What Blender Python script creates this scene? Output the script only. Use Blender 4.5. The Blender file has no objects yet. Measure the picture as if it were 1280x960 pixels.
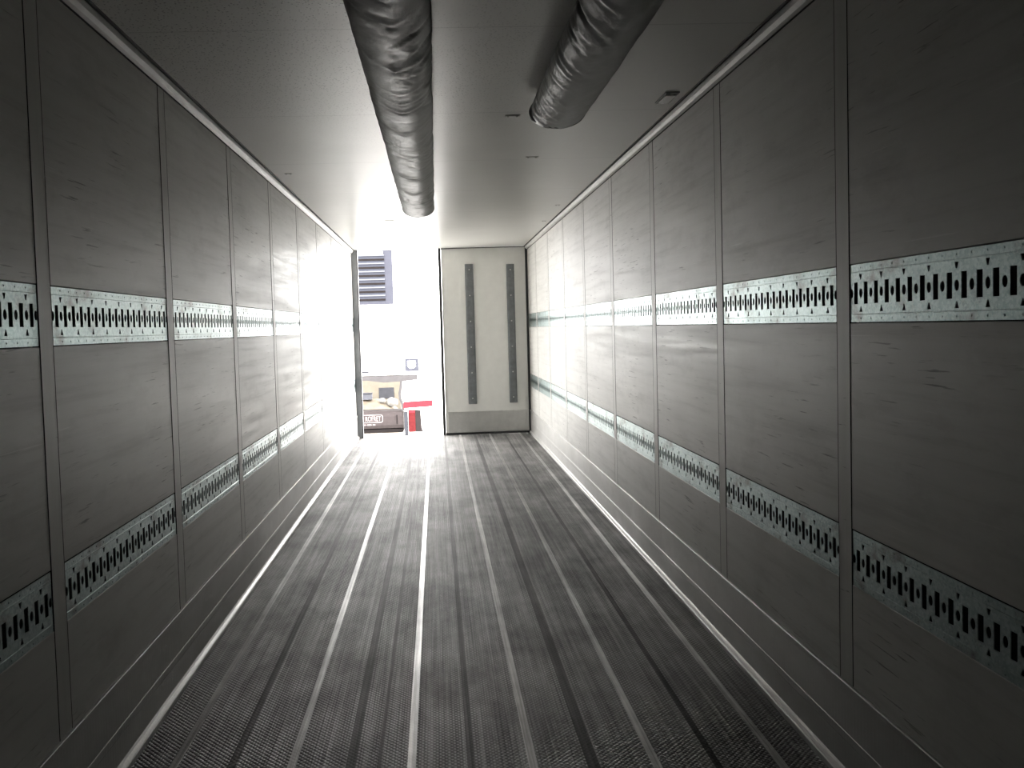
import bpy, bmesh, math, random
from mathutils import Matrix, Vector, noise as mnoise

# ------------------------------------------------------------------ camera, sky, exposure
sc = bpy.context.scene
COL = sc.collection
XL, XR = -1.153, 1.307          # inner faces of the side walls
YR, YF = 11.81, -1.50           # rear opening, front bulkhead
ZC = 2.635                      # ceiling
CAM_H = 1.521
PITCH, YAW, ROLL = -0.04305, 0.03759, -0.02908

def make_camera():
    cy, sy = math.cos(YAW), math.sin(YAW)
    cp, sp = math.cos(PITCH), math.sin(PITCH)
    cr, sr = math.cos(ROLL), math.sin(ROLL)
    A = Matrix(((cy, -sy, 0), (sy, cy, 0), (0, 0, 1)))
    B = Matrix(((1, 0, 0), (0, cp, sp), (0, -sp, cp)))
    M = B @ A
    x, y, z = M[0], M[1], M[2]
    X = cr * x + sr * z
    U = -sr * x + cr * z
    cd = bpy.data.cameras.new('camera')
    cd.sensor_width = 36.0
    cd.lens = 1050.0 / 1280.0 * 36.0
    cd.shift_x = 53.94 / 1280.0
    cd.shift_y = -26.02 / 1280.0
    cd.clip_start = 0.02
    cd.clip_end = 500
    co = bpy.data.objects.new('camera', cd)
    R = Matrix((X, U, -y)).transposed().to_4x4()
    co.matrix_world = Matrix.Translation((0, 0, CAM_H)) @ R
    COL.objects.link(co)
    sc.camera = co
make_camera()

world = bpy.data.worlds.new('sky')
sc.world = world
world.use_nodes = True
bg = world.node_tree.nodes['Background']
bg.inputs['Color'].default_value = (1.0, 0.985, 0.965, 1)
bg.inputs['Strength'].default_value = 25.0        # bright hazy daylight
world.cycles.sampling_method = 'MANUAL'
world.cycles.sample_map_resolution = 64

# daylight comes in through the open rear doorway: sampling portal, gives no light of its own
pd = bpy.data.lights.new('doorway_daylight', 'AREA')
pd.shape = 'RECTANGLE'
pd.size, pd.size_y = 1.15, 2.6
pd.cycles.is_portal = True
po = bpy.data.objects.new('doorway_daylight', pd)
po.location = (-0.49, YR + 0.11, 1.32)
po.rotation_euler = (math.radians(-90), 0, 0)
COL.objects.link(po)

sc.view_settings.view_transform = 'Standard'
sc.view_settings.look = 'None'
sc.view_settings.gamma = 1.0
sc.view_settings.use_curve_mapping = False
sc.view_settings.exposure = 0.0
sc.cycles.use_denoising = True
sc.cycles.max_bounces = 20
sc.cycles.diffuse_bounces = 14
sc.cycles.glossy_bounces = 8
sc.cycles.sample_clamp_indirect = 8.0

# ------------------------------------------------------------------ helpers
def link_mesh(name, bm, mats, parent=None, smooth=False):
    me = bpy.data.meshes.new(name)
    bm.normal_update()
    bm.to_mesh(me)
    bm.free()
    if smooth:
        for p in me.polygons:
            p.use_smooth = True
    for m in (mats if isinstance(mats, (list, tuple)) else [mats]):
        me.materials.append(m)
    o = bpy.data.objects.new(name, me)
    COL.objects.link(o)
    if parent:
        o.parent = parent
    return o

def tag(o, label, cat, group=None):
    o['label'] = label
    o['category'] = cat
    o['kind'] = 'thing'
    if group:
        o['group'] = group
    return o

def struct(o):
    o['kind'] = 'structure'
    return o

def empty(name, loc):
    o = bpy.data.objects.new(name, None)
    o.location = loc
    o.empty_display_size = 0.1
    COL.objects.link(o)
    return o

def box(bm, x0, x1, y0, y1, z0, z1, mi=0, bev=0.0):
    vs = [bm.verts.new(c) for c in ((x0, y0, z0), (x1, y0, z0), (x1, y1, z0), (x0, y1, z0),
                                    (x0, y0, z1), (x1, y0, z1), (x1, y1, z1), (x0, y1, z1))]
    fs = []
    for q in ((3, 2, 1, 0), (4, 5, 6, 7), (0, 1, 5, 4), (1, 2, 6, 5), (2, 3, 7, 6), (3, 0, 4, 7)):
        f = bm.faces.new([vs[i] for i in q])
        f.material_index = mi
        fs.append(f)
    if bev > 0:
        es = list({e for f in fs for e in f.edges})
        bmesh.ops.bevel(bm, geom=es, offset=bev, segments=2, profile=0.6, affect='EDGES', material=mi)

def prism(bm, prof, axis, a0, a1, mi=0):
    """closed polygon of 2D points swept along an axis: 'y' -> (x,z), 'x' -> (y,z), 'z' -> (x,y)"""
    def P(p, a):
        if axis == 'y':
            return (p[0], a, p[1])
        if axis == 'x':
            return (a, p[0], p[1])
        return (p[0], p[1], a)
    A = [bm.verts.new(P(p, a0)) for p in prof]
    B = [bm.verts.new(P(p, a1)) for p in prof]
    n = len(prof)
    fs = [bm.faces.new(A), bm.faces.new(list(reversed(B)))]
    for i in range(n):
        fs.append(bm.faces.new((A[i], B[i], B[(i + 1) % n], A[(i + 1) % n])))
    for f in fs:
        f.material_index = mi
    bmesh.ops.recalc_face_normals(bm, faces=fs)

def lathe_disc(bm, c, r, depth, n=16, axis='y', mi=0):
    prof = [(c[0] + r * math.cos(2 * math.pi * i / n), c[2] + r * math.sin(2 * math.pi * i / n)) for i in range(n)]
    prism(bm, prof, axis, c[1], c[1] + depth, mi)

# ------------------------------------------------------------------ materials
class NT:
    def __init__(s, name):
        s.m = bpy.data.materials.new(name)
        s.m.use_nodes = True
        s.t = s.m.node_tree
        s.b = s.t.nodes['Principled BSDF']
        s.tc = s.t.nodes.new('ShaderNodeTexCoord')
    def n(s, t, **k):
        nd = s.t.nodes.new(t)
        for a, v in k.items():
            setattr(nd, a, v)
        return nd
    def l(s, a, b):
        s.t.links.new(a, b)
    def mapping(s, scale=(1, 1, 1), rot=(0, 0, 0), loc=(0, 0, 0), coord='Object'):
        mp = s.n('ShaderNodeMapping')
        mp.inputs['Scale'].default_value = scale
        mp.inputs['Rotation'].default_value = rot
        mp.inputs['Location'].default_value = loc
        s.l(s.tc.outputs[coord], mp.inputs['Vector'])
        return mp.outputs['Vector']
    def noise(s, scale, detail=4, rough=0.55, vec=None):
        nz = s.n('ShaderNodeTexNoise')
        nz.inputs['Scale'].default_value = scale
        nz.inputs['Detail'].default_value = detail
        nz.inputs['Roughness'].default_value = rough
        if vec is not None:
            s.l(vec, nz.inputs['Vector'])
        return nz.outputs['Fac']
    def ramp(s, fac, pts):
        r = s.n('ShaderNodeValToRGB')
        e = r.color_ramp.elements
        while len(e) < len(pts):
            e.new(0.5)
        for i, (p, c) in enumerate(pts):
            e[i].position = p
            e[i].color = (c[0], c[1], c[2], 1) if not isinstance(c, (int, float)) else (c, c, c, 1)
        s.l(fac, r.inputs['Fac'])
        return r.outputs['Color']
    def mix(s, fac, a, b, mode='MIX'):
        mx = s.n('ShaderNodeMix', data_type='RGBA', blend_type=mode)
        for sock, v in ((mx.inputs[0], fac), (mx.inputs[6], a), (mx.inputs[7], b)):
            if isinstance(v, (int, float)):
                sock.default_value = v
            elif isinstance(v, (tuple, list)):
                sock.default_value = (*v[:3], 1)
            else:
                s.l(v, sock)
        return mx.outputs[2]
    def math(s, op, a, b=0.0, c=None):
        m = s.n('ShaderNodeMath', operation=op)
        for i, v in enumerate((a, b) if c is None else (a, b, c)):
            if isinstance(v, (int, float)):
                m.inputs[i].default_value = v
            else:
                s.l(v, m.inputs[i])
        return m.outputs[0]
    def bump(s, h, strength, dist):
        bp = s.n('ShaderNodeBump')
        bp.inputs['Strength'].default_value = strength
        bp.inputs['Distance'].default_value = dist
        s.l(h, bp.inputs['Height'])
        s.l(bp.outputs['Normal'], s.b.inputs['Normal'])
    def set(s, col=None, rough=None, metal=None, spec=None):
        for key, v in (('Base Color', col), ('Roughness', rough), ('Metallic', metal), ('Specular IOR Level', spec)):
            if v is None:
                continue
            i = s.b.inputs[key]
            if isinstance(v, (int, float)):
                i.default_value = v
            elif isinstance(v, (tuple, list)):
                i.default_value = (*v[:3], 1)
            else:
                s.l(v, i)
        return s.m

def plain(name, col, rough=0.5, metal=0.0, spec=0.5, var=0.12, scale=9.0):
    q = NT(name)
    nz = q.noise(scale, 5, 0.6, q.mapping())
    c = q.ramp(nz, [(0.3, tuple(v * (1 - var) for v in col)), (0.7, tuple(min(1, v * (1 + var)) for v in col))])
    return q.set(c, rough, metal, spec)

def mat_wall():
    q = NT('painted_wall_sheet')
    base = q.ramp(q.noise(1.3, 4, 0.6, q.mapping()), [(0.3, (0.54, 0.53, 0.505)), (0.7, (0.61, 0.60, 0.575))])
    # long faint rub marks along the load direction, slightly tilted
    st = q.noise(1.0, 5, 0.65, q.mapping((4, 1.1, 26), (0.06, 0, 0)))
    rub = q.ramp(st, [(0.30, 0.78), (0.46, 0.98), (0.66, 1.04)])
    c = q.mix(0.6, base, rub, 'MULTIPLY')
    # broad smudges
    sm = q.ramp(q.noise(1.0, 5, 0.7, q.mapping((1, 2.4, 6.0), (0.1, 0, 0), (5, 8, 2))), [(0.52, 0.0), (0.72, 1.0)])
    c = q.mix(q.math('MULTIPLY', sm, 0.35), c, (0.30, 0.295, 0.28))
    # short black scuffs, only in some areas
    sc1 = q.noise(1.0, 3, 0.5, q.mapping((4, 5.5, 110), (0.22, 0, 0)))
    m1 = q.ramp(sc1, [(0.645, 0.0), (0.70, 1.0)])
    zone = q.ramp(q.noise(1.6, 2, 0.5, q.mapping(loc=(3, 1, 7))), [(0.48, 0.0), (0.60, 1.0)])
    c = q.mix(q.math('MULTIPLY', q.math('MULTIPLY', m1, zone), 0.65), c, (0.08, 0.08, 0.075))
    # pale scratches
    sc2 = q.noise(1.0, 3, 0.5, q.mapping((4, 2.2, 150), (-0.10, 0, 0), (9, 2, 4)))
    m2 = q.ramp(sc2, [(0.69, 0.0), (0.74, 1.0)])
    c = q.mix(q.math('MULTIPLY', m2, 0.35), c, (0.80, 0.79, 0.77))
    r = q.ramp(st, [(0.3, 0.50), (0.7, 0.36)])
    q.bump(st, 0.05, 0.003)
    return q.set(c, r, 0.0, 0.65)

def mat_post():
    q = NT('painted_post')
    c = q.ramp(q.noise(1.0, 4, 0.6, q.mapping((30, 30, 1.5))), [(0.3, (0.53, 0.52, 0.495)), (0.7, (0.59, 0.58, 0.555))])
    nick = q.noise(1.0, 2, 0.5, q.mapping((8, 8, 90)))
    c = q.mix(q.ramp(nick, [(0.74, 0.0), (0.77, 0.7)]), c, (0.10, 0.10, 0.09))
    return q.set(c, 0.42)

def mat_ceiling():
    q = NT('roof_lining')
    c = q.ramp(q.noise(0.9, 4, 0.6, q.mapping()), [(0.3, (0.56, 0.555, 0.53)), (0.7, (0.63, 0.62, 0.60))])
    # condensation specks near the front half
    vo = q.n('ShaderNodeTexVoronoi')
    vo.inputs['Scale'].default_value = 70
    q.l(q.mapping(), vo.inputs['Vector'])
    dots = q.ramp(vo.outputs['Distance'], [(0.16, 1.0), (0.30, 0.0)])
    zone = q.ramp(q.noise(1.1, 3, 0.6, q.mapping(loc=(4, 2, 0))), [(0.30, 0.0), (0.55, 1.0)])
    # the damp patch: middle and left of the roof in the front half
    sy = q.n('ShaderNodeSeparateXYZ')
    q.l(q.tc.outputs['Object'], sy.inputs[0])
    def rng(o, a, b):
        mr = q.n('ShaderNodeMapRange')
        mr.inputs['From Min'].default_value = a
        mr.inputs['From Max'].default_value = b
        q.l(o, mr.inputs['Value'])
        return mr.outputs['Result']
    zone = q.math('MULTIPLY', zone, q.math('MULTIPLY', rng(sy.outputs['Y'], 5.6, 3.6), rng(sy.outputs['X'], 0.75, 0.15)))
    d = q.math('MULTIPLY', dots, zone)
    c = q.mix(q.math('MULTIPLY', d, 0.9), c, (0.16, 0.16, 0.155))
    # transverse sheet seams every 1.25 m
    sx = q.n('ShaderNodeSeparateXYZ')
    q.l(q.tc.outputs['Object'], sx.inputs[0])
    fr = q.math('FRACT', q.math('MULTIPLY', q.math('ADD', sx.outputs['Y'], 1.20), 1 / 1.25))
    seam = q.math('COMPARE', fr, 0.5, 0.0024)
    c = q.mix(q.math('MULTIPLY', seam, 0.35), c, (0.12, 0.12, 0.115))
    nb = q.noise(2.2, 3, 0.5, q.mapping((1.0, 0.5, 1)))
    q.bump(q.math('ADD', q.math('MULTIPLY', nb, 2.0), q.math('MULTIPLY', d, 0.12)), 0.22, 0.012)
    return q.set(c, 0.33, 0.0, 0.32)

def floor_nodes(name, lo, hi, rough, metal, grain, flecks=0.35, spec=0.32):
    q = NT(name)
    st = q.noise(1.0, 6, 0.7, q.mapping((34, 0.55, 1)))
    st2 = q.noise(1.0, 4, 0.65, q.mapping((120, 1.2, 1), loc=(3, 3, 0)))
    bl = q.noise(2.2, 5, 0.65, q.mapping((1.0, 0.55, 1)))
    f = q.math('ADD', q.math('ADD', q.math('MULTIPLY', st, 0.42), q.math('MULTIPLY', st2, 0.22)), q.math('MULTIPLY', bl, 0.36))
    c = q.ramp(f, [(0.41, lo), (0.50, tuple((a * 1.2 + b * 0.8) / 2 for a, b in zip(lo, hi))), (0.59, hi)])
    sx = q.n('ShaderNodeSeparateXYZ')
    q.l(q.tc.outputs['Object'], sx.inputs[0])
    k = 2 * math.pi / 0.042
    u = q.math('MULTIPLY', q.math('ADD', sx.outputs['X'], sx.outputs['Y']), k)
    v = q.math('MULTIPLY', q.math('SUBTRACT', sx.outputs['X'], sx.outputs['Y']), k)
    g = q.math('MULTIPLY', q.math('SINE', u), q.math('SINE', v))
    g2 = q.math('ABSOLUTE', g)
    # worn tops of the raised grain are brighter metal
    top = q.ramp(g2, [(0.45, 0.0), (0.85, 1.0)])
    wear = q.ramp(bl, [(0.40, 0.15), (0.65, 1.0)])
    c = q.mix(q.math('MULTIPLY', q.math('MULTIPLY', top, wear), flecks), c, (0.42, 0.41, 0.40))
    rr = q.ramp(f, [(0.35, rough + 0.10), (0.65, rough - 0.06)])
    q.bump(q.math('ADD', q.math('MULTIPLY', g2, 0.6), q.math('MULTIPLY', st2, 0.5)), grain, 0.006)
    return q.set(c, rr, metal, spec)

M_WALL = mat_wall()
M_POST = mat_post()
M_CEIL = mat_ceiling()
M_FLOOR = floor_nodes('barley_grain_aluminium', (0.022, 0.021, 0.020), (0.175, 0.169, 0.162), 0.54, 0.10, 0.8, 0.75, 0.36)
M_FLOORD = floor_nodes('rubber_dark_groove', (0.020, 0.019, 0.018), (0.085, 0.082, 0.078), 0.58, 0.0, 0.25, 0.1, 0.20)
M_WELD = floor_nodes('bare_weld_strip', (0.13, 0.127, 0.124), (0.52, 0.51, 0.495), 0.38, 0.4, 0.1, 0.0, 0.4)
M_SKIRT = floor_nodes('skirting_aluminium', (0.42, 0.415, 0.40), (0.56, 0.55, 0.535), 0.40, 0.35, 0.06, 0.0)
M_GAP = plain('dark_joint', (0.025, 0.025, 0.024), 0.7, spec=0.2)
M_COVE = plain('cove_profile', (0.50, 0.49, 0.475), 0.42)
M_RUBBER = plain('black_gasket', (0.022, 0.022, 0.024), 0.55)
M_JAMB = plain('grey_door_frame', (0.24, 0.25, 0.265), 0.45)
M_DOOR = plain('white_door_lining', (0.86, 0.86, 0.83), 0.42, var=0.03)
M_STRIP = plain('grey_rubbing_strip', (0.17, 0.18, 0.19), 0.55, var=0.2, scale=14)
M_KICK = plain('brushed_kick_plate', (0.70, 0.70, 0.68), 0.34, 0.6, var=0.08)
M_BULK = plain('front_bulkhead_paint', (0.05, 0.05, 0.05), 0.6)
M_BACK = plain('rail_channel_dark', (0.012, 0.012, 0.012), 0.8, spec=0.1)

def mat_rail():
    q = NT('galvanised_rail')
    sp = q.n('ShaderNodeTexVoronoi')
    sp.inputs['Scale'].default_value = 130
    q.l(q.mapping(), sp.inputs['Vector'])
    a = q.ramp(sp.outputs['Color'], [(0.2, (0.31, 0.385, 0.385)), (0.8, (0.42, 0.49, 0.485))])
    d = q.noise(6.0, 6, 0.7, q.mapping((1, 1, 1.6)))
    dirt = q.ramp(d, [(0.53, 0.0), (0.68, 0.8)])
    c = q.mix(dirt, a, (0.20, 0.19, 0.175))
    r = q.ramp(d, [(0.3, 0.28), (0.75, 0.45)])
    st = q.noise(1.0, 3, 0.6, q.mapping((1, 3, 70)))
    q.bump(st, 0.015, 0.002)
    return q.set(c, r, 0.95, 0.5)
M_RAIL = mat_rail()

def mat_duct():
    q = NT('grey_duct_fabric')
    c = q.ramp(q.noise(7, 4, 0.6, q.mapping((1, 0.6, 1))), [(0.3, (0.095, 0.098, 0.091)), (0.7, (0.135, 0.138, 0.129))])
    q.bump(q.noise(30, 4, 0.6, q.mapping((1, 0.5, 1))), 0.16, 0.01)
    return q.set(c, 0.46, 0.0, 0.3)
M_DUCT = mat_duct()
M_HEM = plain('dark_hem_tape', (0.05, 0.05, 0.048), 0.6)

# ------------------------------------------------------------------ setting: floor, ceiling, walls
RU_B, RU_T = 1.500, 1.681
RL_B, RL_T = 0.657, 0.840
SK = 0.325
COVE_Z = 2.584
PW = 0.084
S = 1.1725
POSTS = {'R': [2.652 + S * k for k in range(-1, 8)], 'L': [2.531 + S * k for k in range(-1, 8)]}

def build_floor():
    bm = bmesh.new()
    joints = []                                     # (x, width, material, height)
    for k in range(6):
        joints.append((-0.975 + 0.4215 * k, 0.030, 1, 0.0018))
    for k in range(5):
        joints.append((-0.768 + 0.4215 * k, (0.030, 0.036, 0.026, 0.044, 0.026)[k], 2, -0.0018))
    joints.append((-0.246, 0.016, 2, -0.001))
    joints.sort()
    prof = [(XL - 0.05, 0.0, 0)]
    segs = []
    x = XL - 0.05
    for jx, w, mi, h in joints:
        segs.append((x, jx - w / 2, 0, 0.0))
        segs.append((jx - w / 2, jx + w / 2, mi, h))
        x = jx + w / 2
    segs.append((x, XR + 0.05, 0, 0.0))
    for x0, x1, mi, h in segs:
        box(bm, x0, x1, YF - 0.05, YR + 0.06, -0.06, h, mi)
    return struct(link_mesh('floor', bm, [M_FLOOR, M_WELD, M_FLOORD]))
build_floor()

bm = bmesh.new()
box(bm, XL - 0.10, XR + 0.10, YF - 0.10, YR + 0.10, ZC, ZC + 0.09)
struct(link_mesh('ceiling', bm, M_CEIL))

def build_wall(side):
    """backing + flat painted sheets between posts, leaving dark open joints and recesses for the rails"""
    sg = 1 if side == 'R' else -1
    X = XR if side == 'R' else XL
    def xb(bm, d0, d1, y0, y1, z0, z1, mi, bev=0):   # d measured outward from the inner face
        a, b = X + sg * d0, X + sg * d1
        box(bm, min(a, b), max(a, b), y0, y1, z0, z1, mi, bev)
    bm = bmesh.new()
    xb(bm, 0.030, 0.10, YF - 0.1, YR + 0.10, -0.05, ZC + 0.05, 1)
    ys = [YF] + POSTS[side] + [YR]
    g = 0.0018
    for i in range(len(ys) - 1):
        y0 = ys[i] + (PW / 2 + g if i > 0 else 0)
        y1 = ys[i + 1] - (PW / 2 + g if i < len(ys) - 2 else (-0.095 if side == 'R' else 0.001))
        xb(bm, 0.0, 0.0295, y0, y1, RU_T + g, COVE_Z + 0.02, 0, 0.0015)
        xb(bm, 0.0, 0.0295, y0, y1, RL_T + g, RU_B - g, 0, 0.0015)
        xb(bm, -0.001, 0.0295, y0, y1, 0.0, RL_B + 0.004, 0, 0.003)
    if side == 'R':
        xb(bm, 0.0, 0.0295, YR - 0.0085, YR + 0.095, RL_B - 0.001, COVE_Z + 0.01, 0)
    return struct(link_mesh('wall_right' if side == 'R' else 'wall_left', bm, [M_WALL, M_GAP]))
for s in 'RL':
    build_wall(s)

bm = bmesh.new()
box(bm, XL - 0.1, XR + 0.1, YF - 0.12, YF, -0.05, ZC + 0.05)
struct(link_mesh('wall_front', bm, M_BULK))

# posts let into the walls between the sheets
tn = [0]
def trim_name():
    tn[0] += 1
    return 'trim_%d' % tn[0]
for side in 'RL':
    sg = 1 if side == 'R' else -1
    X = XR if side == 'R' else XL
    for y in POSTS[side]:
        bm = bmesh.new()
        a, b = X - sg * 0.001, X + sg * 0.0295
        box(bm, min(a, b), max(a, b), y - PW / 2, y + PW / 2, 0.0, COVE_Z + 0.02, 0, 0.001)
        # dark sealant lines along both edges
        for e in (-1, 1):
            ye = y + e * (PW / 2 + 0.0003)
            a, b = X - sg * 0.0013, X + sg * 0.020
            box(bm, min(a, b), max(a, b), ye - 0.0017, ye + 0.0017, 0.0, COVE_Z + 0.02, 1)
        struct(link_mesh(trim_name(), bm, [M_POST, M_GAP]))

# skirting profiles and roof coves
for side in 'RL':
    sg = -1 if side == 'R' else 1
    X = XR if side == 'R' else XL
    p = [(-0.004, -0.0), (-0.004, SK + 0.003), (0.010, SK + 0.003), (0.012, SK), (0.012, SK - 0.018), (0.008, SK - 0.022),
         (0.008, 0.162), (0.0094, 0.160), (0.0094, 0.134), (0.0085, 0.130), (0.0085, 0.040), (0.014, 0.032), (0.026, 0.026), (0.030, 0.020), (0.030, 0.0005)]
    bm = bmesh.new()
    prism(bm, [(X + sg * d, z) for d, z in p], 'y', YF, YR - 0.002)
    struct(link_mesh('baseboard_right' if side == 'R' else 'baseboard_left', bm, M_SKIRT))
    bm = bmesh.new()
    c = [(-0.004, COVE_Z + 0.006), (0.004, COVE_Z + 0.006), (0.016, COVE_Z + 0.012), (0.028, COVE_Z + 0.026), (0.032, ZC - 0.012), (0.032, ZC - 0.006), (-0.004, ZC - 0.006)]
    prism(bm, [(X + sg * d, z) for d, z in c], 'y', YF, YR - 0.002)
    # dark sealant beads under and over the profile
    prism(bm, [(X + sg * d, z) for d, z in ((-0.004, COVE_Z), (0.003, COVE_Z), (0.003, COVE_Z + 0.0058), (-0.004, COVE_Z + 0.0058))], 'y', YF, YR - 0.002, 1)
    prism(bm, [(X + sg * d, z) for d, z in ((-0.004, ZC - 0.0058), (0.042, ZC - 0.0058), (0.046, ZC - 0.0005), (-0.004, ZC - 0.0005))], 'y', YF, YR - 0.002, 1)
    struct(link_mesh(trim_name(), bm, [M_COVE, M_GAP]))

# rear door frame: the left jamb with its seal, and the sill
bm = bmesh.new()
box(bm, XL - 0.10, XL + 0.084, YR + 0.0, YR + 0.09, -0.03, ZC + 0.01, 0, 0.004)
box(bm, XL + 0.074, XL + 0.0875, YR - 0.010, YR + 0.02, 0.0, ZC - 0.004, 1, 0.004)
struct(link_mesh(trim_name(), bm, [M_JAMB, M_RUBBER]))
bm = bmesh.new()
box(bm, XL - 0.05, XR + 0.05, YR + 0.06, YR + 0.16, -0.20, -0.004, 0, 0.006)
struct(link_mesh(trim_name(), bm, M_KICK))

# closed right-hand rear door
door = struct(empty('door_1', (0.69, YR + 0.02, 0.0)))
def dpart(name, bm, m, parent=None, smooth=False):
    o = link_mesh(name, bm, m, smooth=smooth)
    par = parent or door
    off = Vector(door.location)
    o.data.transform(Matrix.Translation(-off))
    o.parent = par
    return o
DX0, DX1 = 0.095, 1.280
bm = bmesh.new()
box(bm, DX0 + 0.003, DX1 - 0.003, YR + 0.020, YR + 0.10, 0.030, ZC - 0.012, 0, 0.006)
dpart('panel', bm, M_DOOR)
bm = bmesh.new()
box(bm, DX0 - 0.040, DX0, YR + 0.004, YR + 0.10, 0.004, ZC - 0.004, 0, 0.006)
box(bm, DX1, XR - 0.001, YR + 0.004, YR + 0.10, 0.004, ZC - 0.004, 0, 0.006)
box(bm, DX0 + 0.001, DX1 - 0.001, YR + 0.006, YR + 0.10, 0.004, 0.029, 0, 0.004)
box(bm, DX0 + 0.001, DX1 - 0.001, YR + 0.006, YR + 0.10, ZC - 0.011, ZC - 0.004, 0, 0.001)
dpart('gasket', bm, M_RUBBER)
for x0, x1, z0, z1 in ((0.425, 0.545, 0.434, 2.402), (1.008, 1.118, 0.437, 2.388)):
    bm = bmesh.new()
    yb = YR + 0.0195
    prof = [(x0, yb), (x0 + 0.006, yb - 0.022), (x0 + 0.022, yb - 0.028), (x1 - 0.022, yb - 0.028), (x1 - 0.006, yb - 0.022), (x1, yb)]
    prism(bm, prof, 'z', z0, z1)
    st = dpart('rubbing_strip', bm, M_STRIP)
    for i in range(6):
        bm = bmesh.new()
        z = z0 + 0.08 + i * (z1 - z0 - 0.16) / 5
        lathe_disc(bm, ((x0 + x1) / 2, yb - 0.033, z), 0.009, 0.006, 14)
        dpart('screw', bm, M_KICK, st)
bm = bmesh.new()
box(bm, 0.135, 1.255, YR + 0.012, YR + 0.0198, 0.036, 0.330, 0, 0.002)
dpart('kick_plate', bm, M_KICK)

# ------------------------------------------------------------------ load rails
PITCH_H = 0.0596
def rail_mesh(L, n_slots, cz=0.0, H=0.178):
    """face plate with punched slots, round holes and key-hole triangles; long axis along local +Y, facing local +X"""
    cu = bpy.data.curves.new('rail_outline', 'CURVE')
    cu.dimensions = '2D'
    cu.fill_mode = 'BOTH'
    cu.extrude = 0.0012
    def poly(pts):
        sp = cu.splines.new('POLY')
        sp.points.add(len(pts) - 1)
        for p, q in zip(sp.points, pts):
            p.co = (q[0], q[1], 0, 1)
        sp.use_cyclic_u = True
    poly([(0, -H / 2), (L, -H / 2), (L, H / 2), (0, H / 2)])
    m = (L - n_slots * PITCH_H) / 2
    bumps = []
    for i in range(n_slots + 1):
        u = m + i * PITCH_H
        if i == 0 or i == n_slots:
            u += 0.004 if i == 0 else -0.004
        poly([(u + 0.0100 * math.cos(2 * math.pi * j / 16), 0.0145 * math.sin(2 * math.pi * j / 16)) for j in range(16)])
        if i % 2 == 1:
            poly([(u - 0.0085, 0.0585), (u + 0.0085, 0.0585), (u + 0.0025, 0.0425), (u - 0.0025, 0.0425)])
            poly([(u - 0.0090, -0.0580), (u - 0.0060, -0.0500), (u - 0.0016, -0.0400), (u + 0.0016, -0.0400), (u + 0.0060, -0.0500), (u + 0.0090, -0.0580)])
        bumps.append(u)
        if i < n_slots:
            c = m + (i + 0.5) * PITCH_H
            poly([(c - 0.0115, -0.0335), (c + 0.0115, -0.0335), (c + 0.0115, 0.0335), (c - 0.0115, 0.0335)])
    ob = bpy.data.objects.new('rail_tmp', cu)
    COL.objects.link(ob)
    bpy.context.view_layer.update()
    dg = bpy.context.evaluated_depsgraph_get()
    me = bpy.data.meshes.new_from_object(ob.evaluated_get(dg))
    bpy.data.objects.remove(ob)
    bm = bmesh.new()
    bm.from_mesh(me)
    bpy.data.meshes.remove(me)
    # pressed ridges and small rivets along both edges
    for v in (0.0655, -0.0655):
        prism(bm, [(v - 0.002, 0.0012), (v + 0.002, 0.0012), (v + 0.001, 0.0024), (v - 0.001, 0.0024)], 'x', 0.002, L - 0.002)
    # prism('x') gives (x, y, z) = (along, v, height): already the local frame of the curve
    for u in bumps[1:-1]:
        for v in (0.078, -0.078):
            vs = [bm.verts.new((u + 0.0024 * math.cos(k * math.pi / 3), v + 0.0042 * math.sin(k * math.pi / 3), 0.0013)) for k in range(6)]
            t = bm.verts.new((u, v, 0.0034))
            for k in range(6):
                bm.faces.new((vs[k], vs[(k + 1) % 6], t))
    # local (u, v, w) -> (w, u, v)
    R = Matrix(((0, 0, 1, 0), (1, 0, 0, 0), (0, 1, 0, 0), (0, 0, 0, 1)))
    bmesh.ops.transform(bm, matrix=R, verts=bm.verts)
    out = bpy.data.meshes.new('load_rail')
    bm.to_mesh(out)
    bm.free()
    out.materials.append(M_RAIL)
    # folded channel behind the plate
    bm = bmesh.new()
    box(bm, -0.019, -0.016, 0.001, L - 0.001, -H / 2, H / 2)
    box(bm, -0.0159, -0.002, 0.001, L - 0.001, H / 2 - 0.003, H / 2)
    box(bm, -0.0159, -0.002, 0.001, L - 0.001, -H / 2, -H / 2 + 0.003)
    bk = bpy.data.meshes.new('backing_channel')
    bm.to_mesh(bk)
    bm.free()
    bk.materials.append(M_BACK)
    return out, bk

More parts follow.
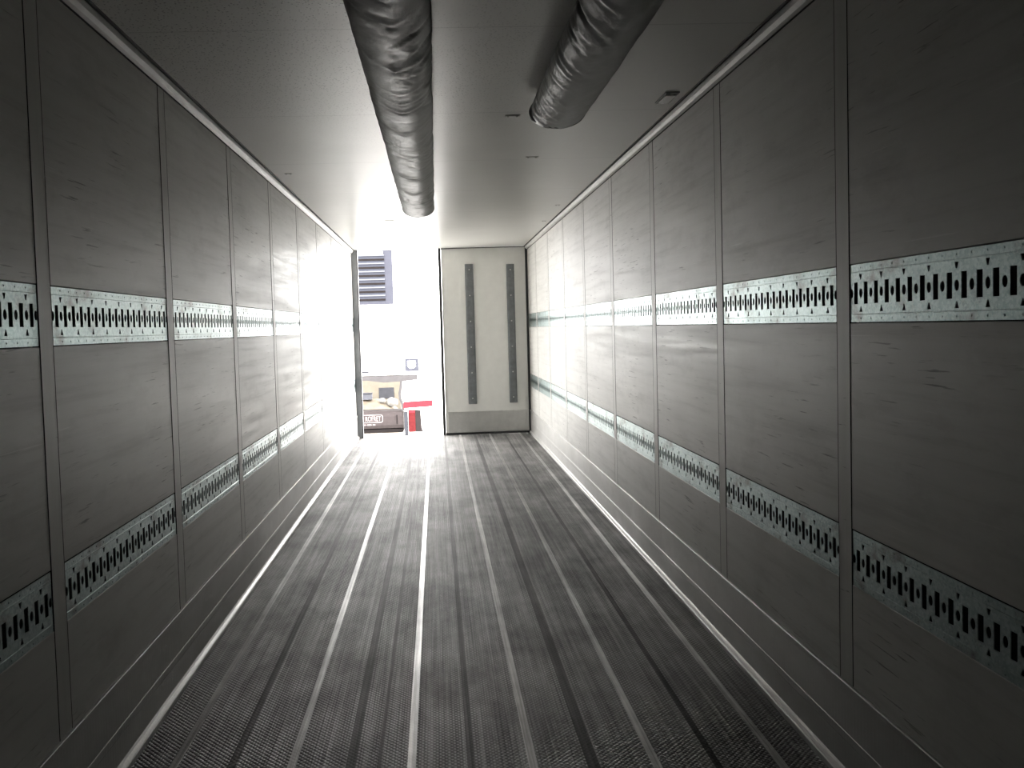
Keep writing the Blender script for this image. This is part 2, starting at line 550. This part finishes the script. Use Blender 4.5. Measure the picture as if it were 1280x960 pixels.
G = 0.003
FULL = S - PW - 2 * G
full = rail_mesh(FULL, 18)
NTH = ['nearest', 'second', 'third', 'fourth', 'fifth', 'sixth', 'seventh', 'eighth', 'ninth']
for side, word in (('L', 'left'), ('R', 'right')):
    ys = POSTS[side] + [YR + PW / 2 - 0.008]
    for i in range(len(ys) - 1):
        y0, y1 = ys[i] + PW / 2 + G, ys[i + 1] - PW / 2 - G
        L = y1 - y0
        meshes = full if abs(L - FULL) < 0.01 else rail_mesh(L, int((L - 0.012) / PITCH_H))
        for zc, row in (((RU_T + RU_B) / 2, 'upper'), ((RL_T + RL_B) / 2, 'lower')):
            o = bpy.data.objects.new('load_rail', meshes[0])
            COL.objects.link(o)
            b = bpy.data.objects.new('backing_channel', meshes[1])
            COL.objects.link(b)
            b.parent = o
            if side == 'L':
                o.location = (XL - 0.0022, y0, zc)
            else:
                o.location = (XR + 0.0022, y1, zc)
                o.rotation_euler = (0, 0, math.pi)
            if i == 0:
                pos = 'bay nearest the viewer'
            elif i == len(ys) - 2:
                pos = 'last bay by the closed door' if side == 'R' else 'last bay by the doorway'
            else:
                pos = NTH[i] + ' bay from the viewer'
            tag(o, 'slotted metal load rail, %s row of %s wall, %s' % (row, word, pos), 'load rail',
                'load rails in the %s row of the %s wall' % (row, word))

# ------------------------------------------------------------------ air ducts under the roof
def air_duct(name, cx, y_end, label, folds, seed, diag):
    rnd = random.Random(seed)
    a, b = 0.136, 0.0795
    cz = ZC - b + 0.001
    y0 = YF + 0.01
    ny, nt = int((y_end - y0) / 0.012), 56
    root = empty(name, (cx, y_end, ZC))
    bm = bmesh.new()
    rings = []
    for j in range(ny + 1):
        y = y0 + (y_end - y0) * j / ny
        ring = []
        for i in range(nt):
            th = 2 * math.pi * i / nt
            ct, s_ = math.cos(th), math.sin(th)
            d = 0.0
            low = max(0.0, min(1.0, (0.55 - s_) / 0.8))        # nothing at the glued top
            for (fy, k, amp, w, t0, tw) in folds:
                if diag:
                    yy = fy + k * (ct + 1.0)
                else:
                    yy = fy + k * (1 - abs(ct)) ** 0.8 + 0.03 * ct
                q = (y - yy) / w
                if abs(q) < 4:
                    env = math.exp(-((ct - t0) / tw) ** 2)
                    d += amp * env * (math.exp(-q * q) - 0.9 * math.exp(-(q - 1.5) ** 2))
            nz = mnoise.noise(Vector((ct * 1.2 + seed, y * 2.6, s_ * 1.2))) * 0.004 + mnoise.noise(Vector((ct * 2.5 + seed, y * 9.0 + 1.8 * ct, s_ * 2.5))) * 0.002
            wv = (y - 0.22 * (ct + 1.0)) if diag else (y - 0.16 * (1 - abs(ct)) ** 0.8)
            n1 = abs(mnoise.noise(Vector((wv * 5.5, ct * 1.1 + seed, 3.0))))
            n2 = abs(mnoise.noise(Vector((wv * 11.0 + 7, ct * 1.8 - seed, 9.0))))
            mk = max(0.0, min(1.0, 0.5 + 1.6 * mnoise.noise(Vector((wv * 1.3, ct * 0.9, 20.0 + seed)))))
            if diag:
                mk *= max(0.0, min(1.0, 0.7 - 1.3 * ct))
            nz -= mk * (0.0060 * max(0.0, 1 - n1 * 8) + 0.0028 * max(0.0, 1 - n2 * 7))
            r = 1.0 + (d + nz) * low / 0.10
            sag = 0.006 * math.sin(y * 1.7 + seed) * low
            ring.append(bm.verts.new((ct * a * r, y - y_end, cz - ZC + s_ * b * (r if s_ < 0 else 1) - sag * (s_ < 0))))
        rings.append(ring)
    for j in range(ny):
        for i in range(nt):
            bm.faces.new((rings[j][i], rings[j][(i + 1) % nt], rings[j + 1][(i + 1) % nt], rings[j + 1][i]))
    bmesh.ops.recalc_face_normals(bm, faces=bm.faces)
    link_mesh('duct_sleeve', bm, M_DUCT, root, smooth=True)
    # stitched hem band closing the free end
    bm = bmesh.new()
    hr = []
    for dy, g in ((-0.030, 1.008), (-0.030, 1.022), (-0.003, 1.022), (0.0, 1.010), (0.001, 0.90), (0.006, 0.4)):
        hr.append([bm.verts.new((math.cos(2 * math.pi * i / nt) * a * g, dy + 0.004, cz - ZC + max(-9, math.sin(2 * math.pi * i / nt) * b * (g if math.sin(2 * math.pi * i / nt) < 0 else min(1, g))))) for i in range(nt)])
    for j in range(len(hr) - 1):
        for i in range(nt):
            bm.faces.new((hr[j][i], hr[j][(i + 1) % nt], hr[j + 1][(i + 1) % nt], hr[j + 1][i]))
    bm.faces.new(hr[-1])
    bmesh.ops.recalc_face_normals(bm, faces=bm.faces)
    link_mesh('hem', bm, M_DUCT, root, smooth=True)
    return tag(root, label, 'air duct')

rnd = random.Random(4)
f1 = []
for y in (2.55, 2.86, 3.02, 3.30, 3.46, 3.62, 3.95, 4.42, 4.60, 5.3, 5.75, 5.9, 6.45):
    f1.append((y + rnd.uniform(-.03, .03), rnd.uniform(0.14, 0.30), rnd.uniform(0.004, 0.009), rnd.uniform(0.014, 0.024), rnd.uniform(-0.25, 0.25), rnd.uniform(0.45, 0.75)))
for i in range(26):
    f1.append((rnd.uniform(-1.3, 7.2), rnd.uniform(0.1, 0.3), rnd.uniform(0.003, 0.007), rnd.uniform(0.015, 0.03), rnd.uniform(-0.7, 0.7), rnd.uniform(0.2, 0.45)))
air_duct('air_duct', -0.121, 7.30, 'long wrinkled grey fabric air duct hanging under the middle of the roof', f1, 3, False)
f2 = []
y = -1.3
while y < 4.0:
    f2.append((y, rnd.uniform(0.10, 0.22), rnd.uniform(0.0035, 0.007), rnd.uniform(0.012, 0.020), rnd.uniform(-0.80, -0.45), rnd.uniform(0.28, 0.5)))
    y += rnd.uniform(0.07, 0.17)
air_duct('air_duct', 0.622, 4.13, 'shorter wrinkled grey fabric air duct ending above the right half of the floor', f2, 8, True)

# ------------------------------------------------------------------ small roof fittings
M_LAMPW = plain('frosted_lamp_lens', (0.62, 0.62, 0.60), 0.25, var=0.03)
M_LAMPB = plain('lamp_housing', (0.20, 0.20, 0.195), 0.5)
lamp = empty('roof_lamp', (1.183, 4.19, ZC))
bm = bmesh.new()
box(bm, -0.036, 0.036, -0.10, 0.10, -0.007, -0.0005, 0, 0.003)
link_mesh('housing', bm, M_LAMPB, lamp)
bm = bmesh.new()
box(bm, -0.027, 0.027, -0.070, 0.070, -0.013, -0.0072, 0, 0.0025)
lens = link_mesh('lens', bm, M_LAMPW, lamp)
for sy in (-0.085, 0.085):
    bm = bmesh.new()
    prism(bm, [(0.008 * math.cos(k * math.pi / 5), sy + 0.008 * math.sin(k * math.pi / 5)) for k in range(10)], 'z', -0.0095, -0.0071)
    link_mesh('screw', bm, M_KICK, lamp)
tag(lamp, 'small oblong ceiling lamp near the right wall, beside the shorter duct', 'lamp')

M_CLIP = plain('zinc_clip', (0.50, 0.49, 0.47), 0.4, 0.1)
def roof_clip(x, y, w, label):
    t = empty('roof_clip', (x, y, ZC))
    bm = bmesh.new()
    prism(bm, [(-0.020, -0.0005), (0.020, -0.0005), (0.014, -0.0045), (0.0, -0.0055), (-0.014, -0.003)], 'x', -w / 2, w / 2)
    link_mesh('plate', bm, M_CLIP, t)
    for sx in (-w * 0.3, w * 0.3):
        bm = bmesh.new()
        prism(bm, [(sx + 0.006 * math.cos(k * math.pi / 4), 0.006 * math.sin(k * math.pi / 4)) for k in range(8)], 'z', -0.0070, -0.0050)
        link_mesh('rivet', bm, M_LAMPB, t)
    tag(t, label, 'clip', 'metal clips on the roof lining')
roof_clip(-1.005, 6.00, 0.05, 'tiny metal roof clip near the left wall, before the doorway')
roof_clip(0.669, 5.60, 0.085, 'small metal roof clip beyond the shorter duct, towards the closed door')
roof_clip(0.440, 4.50, 0.08, 'small metal roof clip just left of the shorter duct end')
roof_clip(-0.445, 8.70, 0.11, 'small metal roof clip just beyond the long duct end')
roof_clip(1.166, 7.85, 0.045, 'small brownish roof clip beside the right wall cove, nearer one of two')
roof_clip(1.190, 9.03, 0.045, 'small brownish roof clip beside the right wall cove, farther one of two')
roof_clip(-1.011, 11.28, 0.06, 'small dark roof clip above the doorway in the left corner')

# ------------------------------------------------------------------ outside: yard, parked white trailer, beige block wall
M_GROUND = plain('pale_concrete_yard', (0.45, 0.44, 0.42), 0.8, var=0.08, scale=0.6)
bm = bmesh.new()
box(bm, -60, 60, YR + 0.4, 120, -1.40, -1.20)
box(bm, -60, 60, -40, YR + 0.39, -1.40, -1.20)
struct(link_mesh('ground', bm, M_GROUND))

M_TWHITE = plain('white_trailer_body', (0.80, 0.80, 0.80), 0.4, var=0.02)
M_TGREY = plain('grille_grey', (0.0292, 0.0300, 0.0381), 0.8, spec=0.04, var=0.06)
M_TDARK = plain('louver_dark', (0.0238, 0.0252, 0.0322), 0.8, spec=0.04, var=0.06)
M_TLINE = plain('louver_edge', (0.0630, 0.0648, 0.0750), 0.8, spec=0.04, var=0.05)
M_BEAM = plain('chassis_beam_grey', (0.0358, 0.0338, 0.0351), 0.8, spec=0.04)
M_TANK = plain('brown_grey_tank', (0.0250, 0.0210, 0.0210), 0.8, spec=0.04)
M_TANKD = plain('tank_dark_rubber', (0.0072, 0.0060, 0.0060), 0.8, spec=0.04)  # near-black colour of the skid, strap and dark louver slats
M_LEG = plain('landing_leg_steel', (0.0210, 0.0215, 0.0250), 0.8, spec=0.04)
M_RED = plain('red_paint', (0.1650, 0.0121, 0.0165), 0.8, spec=0.04, var=0.06)
M_REDD = plain('red_box_plastic', (0.0479, 0.0073, 0.0079), 0.8, spec=0.04, var=0.2, scale=16)
M_FLAP = plain('mud_flap_rubber', (0.0130, 0.0105, 0.0105), 0.8, spec=0.04)
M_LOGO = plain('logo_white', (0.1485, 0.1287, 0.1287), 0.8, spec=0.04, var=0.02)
M_SEAM = plain('seam_grey', (0.0780, 0.0780, 0.0840), 0.8, spec=0.04)
TY = 19.5
tr = empty('white_trailer', (-1.4, TY, -1.20))
def tpart(name, bm, m, parent=None, smooth=False):
    o = link_mesh(name, bm, m, smooth=smooth)
    o.data.transform(Matrix.Translation(-Vector(tr.location)))
    o.parent = parent or tr
    return o
bm = bmesh.new()
box(bm, -3.3, 1.15, TY, TY + 2.4, 0.455, 3.9, 0, 0.03)
body = tpart('body', bm, M_TWHITE)
bm = bmesh.new()
box(bm, -0.962, -0.944, TY - 0.006, TY - 0.0005, 0.46, 2.09)
tpart('panel_seam', bm, M_SEAM, body)
# refrigeration unit grille
bm = bmesh.new()
gx0, gx1, gz0, gz1 = -2.9, -0.965, 2.10, 3.75
box(bm, gx0, gx1, TY - 0.05, TY - 0.0005, gz0, gz1, 0, 0.012)
gr = tpart('grille_frame', bm, M_TGREY)
bm = bmesh.new()
box(bm, gx0 + 0.1, -1.145, TY - 0.056, TY - 0.0505, 2.19, 3.23)
for i in range(6):
    z = 2.30 + i * 0.184
    prism(bm, [(TY - 0.056, z), (TY - 0.082, z - 0.010), (TY - 0.084, z + 0.004), (TY - 0.056, z + 0.022)], 'x', gx0 + 0.1, -1.145, 1)
    if i < 6:
        zz = z - 0.092
        prism(bm, [(TY - 0.056, zz), (TY - 0.070, zz - 0.022), (TY - 0.072, zz + 0.004), (TY - 0.056, zz + 0.022)], 'x', gx0 + 0.1, -1.145, 2)
tpart('louver', bm, [M_TDARK, M_TLINE, M_TANKD], gr)
bm = bmesh.new()
box(bm, gx0 + 0.1, -1.165, TY - 0.064, TY - 0.0505, 3.225, 3.33)
tpart('header_strip', bm, M_TLINE, gr)
# lower beam with a sagging under-edge
bm = bmesh.new()
prism(bm, [(-3.2, 0.445), (-0.47, 0.445), (-0.47, 0.335), (-0.80, 0.305), (-1.05, 0.30), (-1.25, 0.29), (-1.42, 0.315), (-1.62, 0.345), (-1.85, 0.35), (-3.2, 0.35)], 'y', TY - 0.02, TY + 0.15)
tpart('front_beam', bm, M_BEAM)
bm = bmesh.new()
box(bm, -1.80, -1.585, TY - 0.012, TY - 0.0005, 0.515, 0.565, 0, 0.004)
tpart('name_plate', bm, M_LEG)
# square framed marker plate
bm = bmesh.new()
prism(bm, [(-0.745, 0.535), (-0.435, 0.535), (-0.435, 0.83), (-0.745, 0.83)], 'y', TY - 0.020, TY - 0.0005)
sg_ = tpart('marker_plate', bm, M_TGREY)
bm = bmesh.new()
prism(bm, [(-0.690, 0.66), (-0.64, 0.60), (-0.56, 0.60), (-0.50, 0.645), (-0.505, 0.775), (-0.69, 0.775)], 'y', TY - 0.028, TY - 0.0205)
tpart('marker_face', bm, M_TWHITE, sg_)
# curved stay at the right of the gap
bm = bmesh.new()
pts = [(-0.845, 0.31), (-0.865, 0.15), (-0.895, 0.02), (-0.885, -0.10), (-0.84, -0.22), (-0.815, -0.37)]
for (x0, z0), (x1, z1) in zip(pts[:-1], pts[1:]):
    prism(bm, [(x0 - 0.03, z0), (x0 + 0.025, z0), (x1 + 0.025, z1), (x1 - 0.03, z1)], 'y', TY + 0.005, TY + 0.06)
tpart('curved_stay', bm, M_BEAM)
# tank with lettering
bm = bmesh.new()
prism(bm, [(TY + 0.10, -0.38), (TY + 0.03, -0.42), (TY, -0.50), (TY, -0.70), (TY + 0.05, -0.78), (TY + 0.6, -0.80), (TY + 0.6, -0.38)], 'x', -2.7, -0.83)
tank = tpart('fuel_tank', bm, M_TANK)
bm = bmesh.new()
box(bm, -2.7, -0.83, TY + 0.06, TY + 0.66, -0.885, -0.8005, 0, 0.01)
tpart('skid', bm, M_TANKD, tank)
bm = bmesh.new()
box(bm, -0.985, -0.965, TY - 0.012, TY - 0.0005, -0.68, -0.47)
tpart('strap', bm, M_TANKD, tank)
# rounded outline plus letters
bm = bmesh.new()
def ring2d(x0, x1, z0, z1, r, n=6):
    out = []
    for cx, cz_, a0 in ((x1 - r, z1 - r, 0), (x0 + r, z1 - r, 90), (x0 + r, z0 + r, 180), (x1 - r, z0 + r, 270)):
        for k in range(n + 1):
            t = math.radians(a0 + 90 * k / n)
            out.append((cx + r * math.cos(t), cz_ + r * math.sin(t)))
    return out
o1, i1 = ring2d(-2.05, -1.30, -0.640, -0.450, 0.05), ring2d(-2.035, -1.315, -0.625, -0.465, 0.04)
for y_ in (TY - 0.004,):
    A = [bm.verts.new((p[0], y_, p[1])) for p in o1]
    B = [bm.verts.new((p[0], y_, p[1])) for p in i1]
    A2 = [bm.verts.new((p[0], y_ + 0.0035, p[1])) for p in o1]
    B2 = [bm.verts.new((p[0], y_ + 0.0035, p[1])) for p in i1]
    n = len(A)
    for k in range(n):
        k2 = (k + 1) % n
        bm.faces.new((A[k], A[k2], B[k2], B[k]))
        bm.faces.new((A[k], A2[k], A2[k2], A[k2]))
        bm.faces.new((B[k], B[k2], B2[k2], B2[k]))
tpart('logo_outline', bm, M_LOGO, tank)
def text_mesh(txt, size, x, z, y, width, name, parent):
    cu = bpy.data.curves.new('lettering', 'FONT')
    cu.body = txt
    cu.size = size
    cu.extrude = 0.002
    ob = bpy.data.objects.new('tmp_text', cu)
    COL.objects.link(ob)
    bpy.context.view_layer.update()
    me = bpy.data.meshes.new_from_object(ob.evaluated_get(bpy.context.evaluated_depsgraph_get()))
    bpy.data.objects.remove(ob)
    bm = bmesh.new()
    bm.from_mesh(me)
    bpy.data.meshes.remove(me)
    w = max(v.co.x for v in bm.verts)
    bmesh.ops.scale(bm, vec=(width / w, 1, 1), verts=bm.verts)
    bmesh.ops.transform(bm, matrix=Matrix.Translation((x, y, z)) @ Matrix.Rotation(math.radians(90), 4, 'X'), verts=bm.verts)
    return tpart(name, bm, M_LOGO, parent)
text_mesh('ROFRET', 0.165, -1.712, -0.602, TY - 0.003, 0.365, 'lettering', tank)
bm = bmesh.new()
for x0, x1 in ((-1.78, -1.70), (-1.67, -1.57), (-1.54, -1.48)):
    box(bm, x0, x1, TY - 0.003, TY - 0.0005, -0.70, -0.672)
tpart('small_print', bm, M_LOGO, tank)
bm = bmesh.new()
box(bm, -0.805, -0.718, TY - 0.03, TY + 0.06, -0.96, -0.40, 0, 0.008)
lg = tpart('landing_leg', bm, M_LEG)
bm = bmesh.new()
box(bm, -0.83, -0.69, TY - 0.06, TY + 0.12, -1.199, -0.9605, 0, 0.01)
tpart('foot', bm, M_LEG, lg)
bm = bmesh.new()
box(bm, -0.712, -0.548, TY + 0.0, TY + 0.20, -0.885, -0.375, 0, 0.012)
eb = tpart('red_box', bm, M_REDD)
bm = bmesh.new()
box(bm, -0.705, -0.555, TY - 0.008, TY - 0.0005, -0.43, -0.39, 0, 0.002)
tpart('lid_band', bm, M_RED, eb)
bm = bmesh.new()
prism(bm, [(-0.546, -0.885), (-0.372, -0.885), (-0.405, -0.80), (-0.425, -0.38), (-0.546, -0.372)], 'y', TY + 0.01, TY + 0.05)
tpart('mud_flap', bm, M_FLAP)
bm = bmesh.new()
prism(bm, [(-0.815, -0.325), (-0.14, -0.295), (-0.135, -0.150), (-0.815, -0.175)], 'y', TY - 0.01, TY + 0.05)
tpart('red_bar', bm, M_RED)
tag(tr, 'white refrigerated trailer parked outside the open doorway, grey louvred unit on top', 'trailer')

# beige rubble-stone wall seen under the parked trailer, with odds and ends in front of it
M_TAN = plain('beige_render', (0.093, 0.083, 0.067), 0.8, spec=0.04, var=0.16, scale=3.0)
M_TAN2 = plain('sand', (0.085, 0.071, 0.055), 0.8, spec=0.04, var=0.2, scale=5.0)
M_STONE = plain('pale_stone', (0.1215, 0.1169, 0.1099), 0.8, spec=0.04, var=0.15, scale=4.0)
M_SLATE = plain('slate_grey_metal', (0.0275, 0.0280, 0.0320), 0.8, spec=0.04)
HY = 24.6
hut = empty('beige_hut', (-2.9, HY, -1.20))
def hpart(name, bm, m):
    o = link_mesh(name, bm, m)
    o.data.transform(Matrix.Translation(-Vector(hut.location)))
    o.parent = hut
bm = bmesh.new()
box(bm, -4.8, -1.10, HY, HY + 1.6, -1.20, 0.9, 0, 0.01)
hpart('wall', bm, M_TAN)
bm = bmesh.new()
box(bm, -1.73, -1.29, HY - 0.02, HY - 0.0005, -0.50, -0.18, 0, 0.003)
hpart('shutter', bm, M_SLATE)
bm = bmesh.new()
prism(bm, [(HY - 0.15, 0.88), (HY - 0.15, 0.95), (HY + 0.8, 1.25), (HY + 1.75, 0.95), (HY + 1.75, 0.88), (HY + 0.8, 1.18)], 'x', -4.95, -0.98)
hpart('roof', bm, M_SLATE)
tag(hut, 'beige rendered hut with a grey shutter, seen under the white trailer', 'hut')
HX0, HX1, HY0, HY1, HH = -3.6, -0.98, 22.0, 24.5, 0.80
def heap_z(x, y):
    u, v = (x - HX0) / (HX1 - HX0) * 2 - 1, (y - HY0) / (HY1 - HY0) * 2 - 1
    e = max(0.0, 1 - (abs(u) ** 4)) * max(0.0, 1 - (abs(v) ** 2.4))
    return HH * e ** 0.5 * (1 + 0.10 * mnoise.noise(Vector((u * 3 + 2, v * 3, 0))))
bm = bmesh.new()
n = 30
g = [[bm.verts.new((HX0 + (HX1 - HX0) * i / n, HY0 + (HY1 - HY0) * j / n, -1.20 + heap_z(HX0 + (HX1 - HX0) * i / n, HY0 + (HY1 - HY0) * j / n))) for j in range(n + 1)] for i in range(n + 1)]
for i in range(n):
    for j in range(n):
        bm.faces.new((g[i][j], g[i + 1][j], g[i + 1][j + 1], g[i][j + 1]))
tag(link_mesh('sand_heap', bm, M_TAN2, smooth=True), 'low sandy heap in front of the beige hut', 'sand heap')
def stone(x, y, r, seed, label):
    bm = bmesh.new()
    bmesh.ops.create_icosphere(bm, subdivisions=3, radius=r)
    for v in bm.verts:
        v.co *= 1 + 0.22 * mnoise.noise(v.co / r * 1.3 + Vector((seed, 0, 0)))
        v.co.z *= 0.75
    o = link_mesh('stone', bm, M_STONE, smooth=True)
    o.location = (x, y, -1.20 + heap_z(x, y) + r * 0.80)
    tag(o, label, 'stone', 'pale stones on the sandy heap')
stone(-1.27, 22.9, 0.17, 1, 'pale rounded stone on the sandy heap, the biggest one')
stone(-1.52, 22.8, 0.09, 5, 'small pale stone on the sandy heap below the grey shutter')
bx = empty('grey_crate', (-1.98, 22.9, -1.20 + heap_z(-1.98, 22.9) + 0.012))
bm = bmesh.new()
box(bm, -0.18, 0.18, -0.10, 0.10, 0.0, 0.15, 0, 0.01)
link_mesh('body', bm, M_TLINE, bx)
bm = bmesh.new()
box(bm, -0.19, 0.19, -0.11, 0.11, 0.1505, 0.185, 0, 0.005)
link_mesh('lid', bm, M_SLATE, bx)
tag(bx, 'small grey lidded crate on the sandy heap beside the door frame', 'crate')
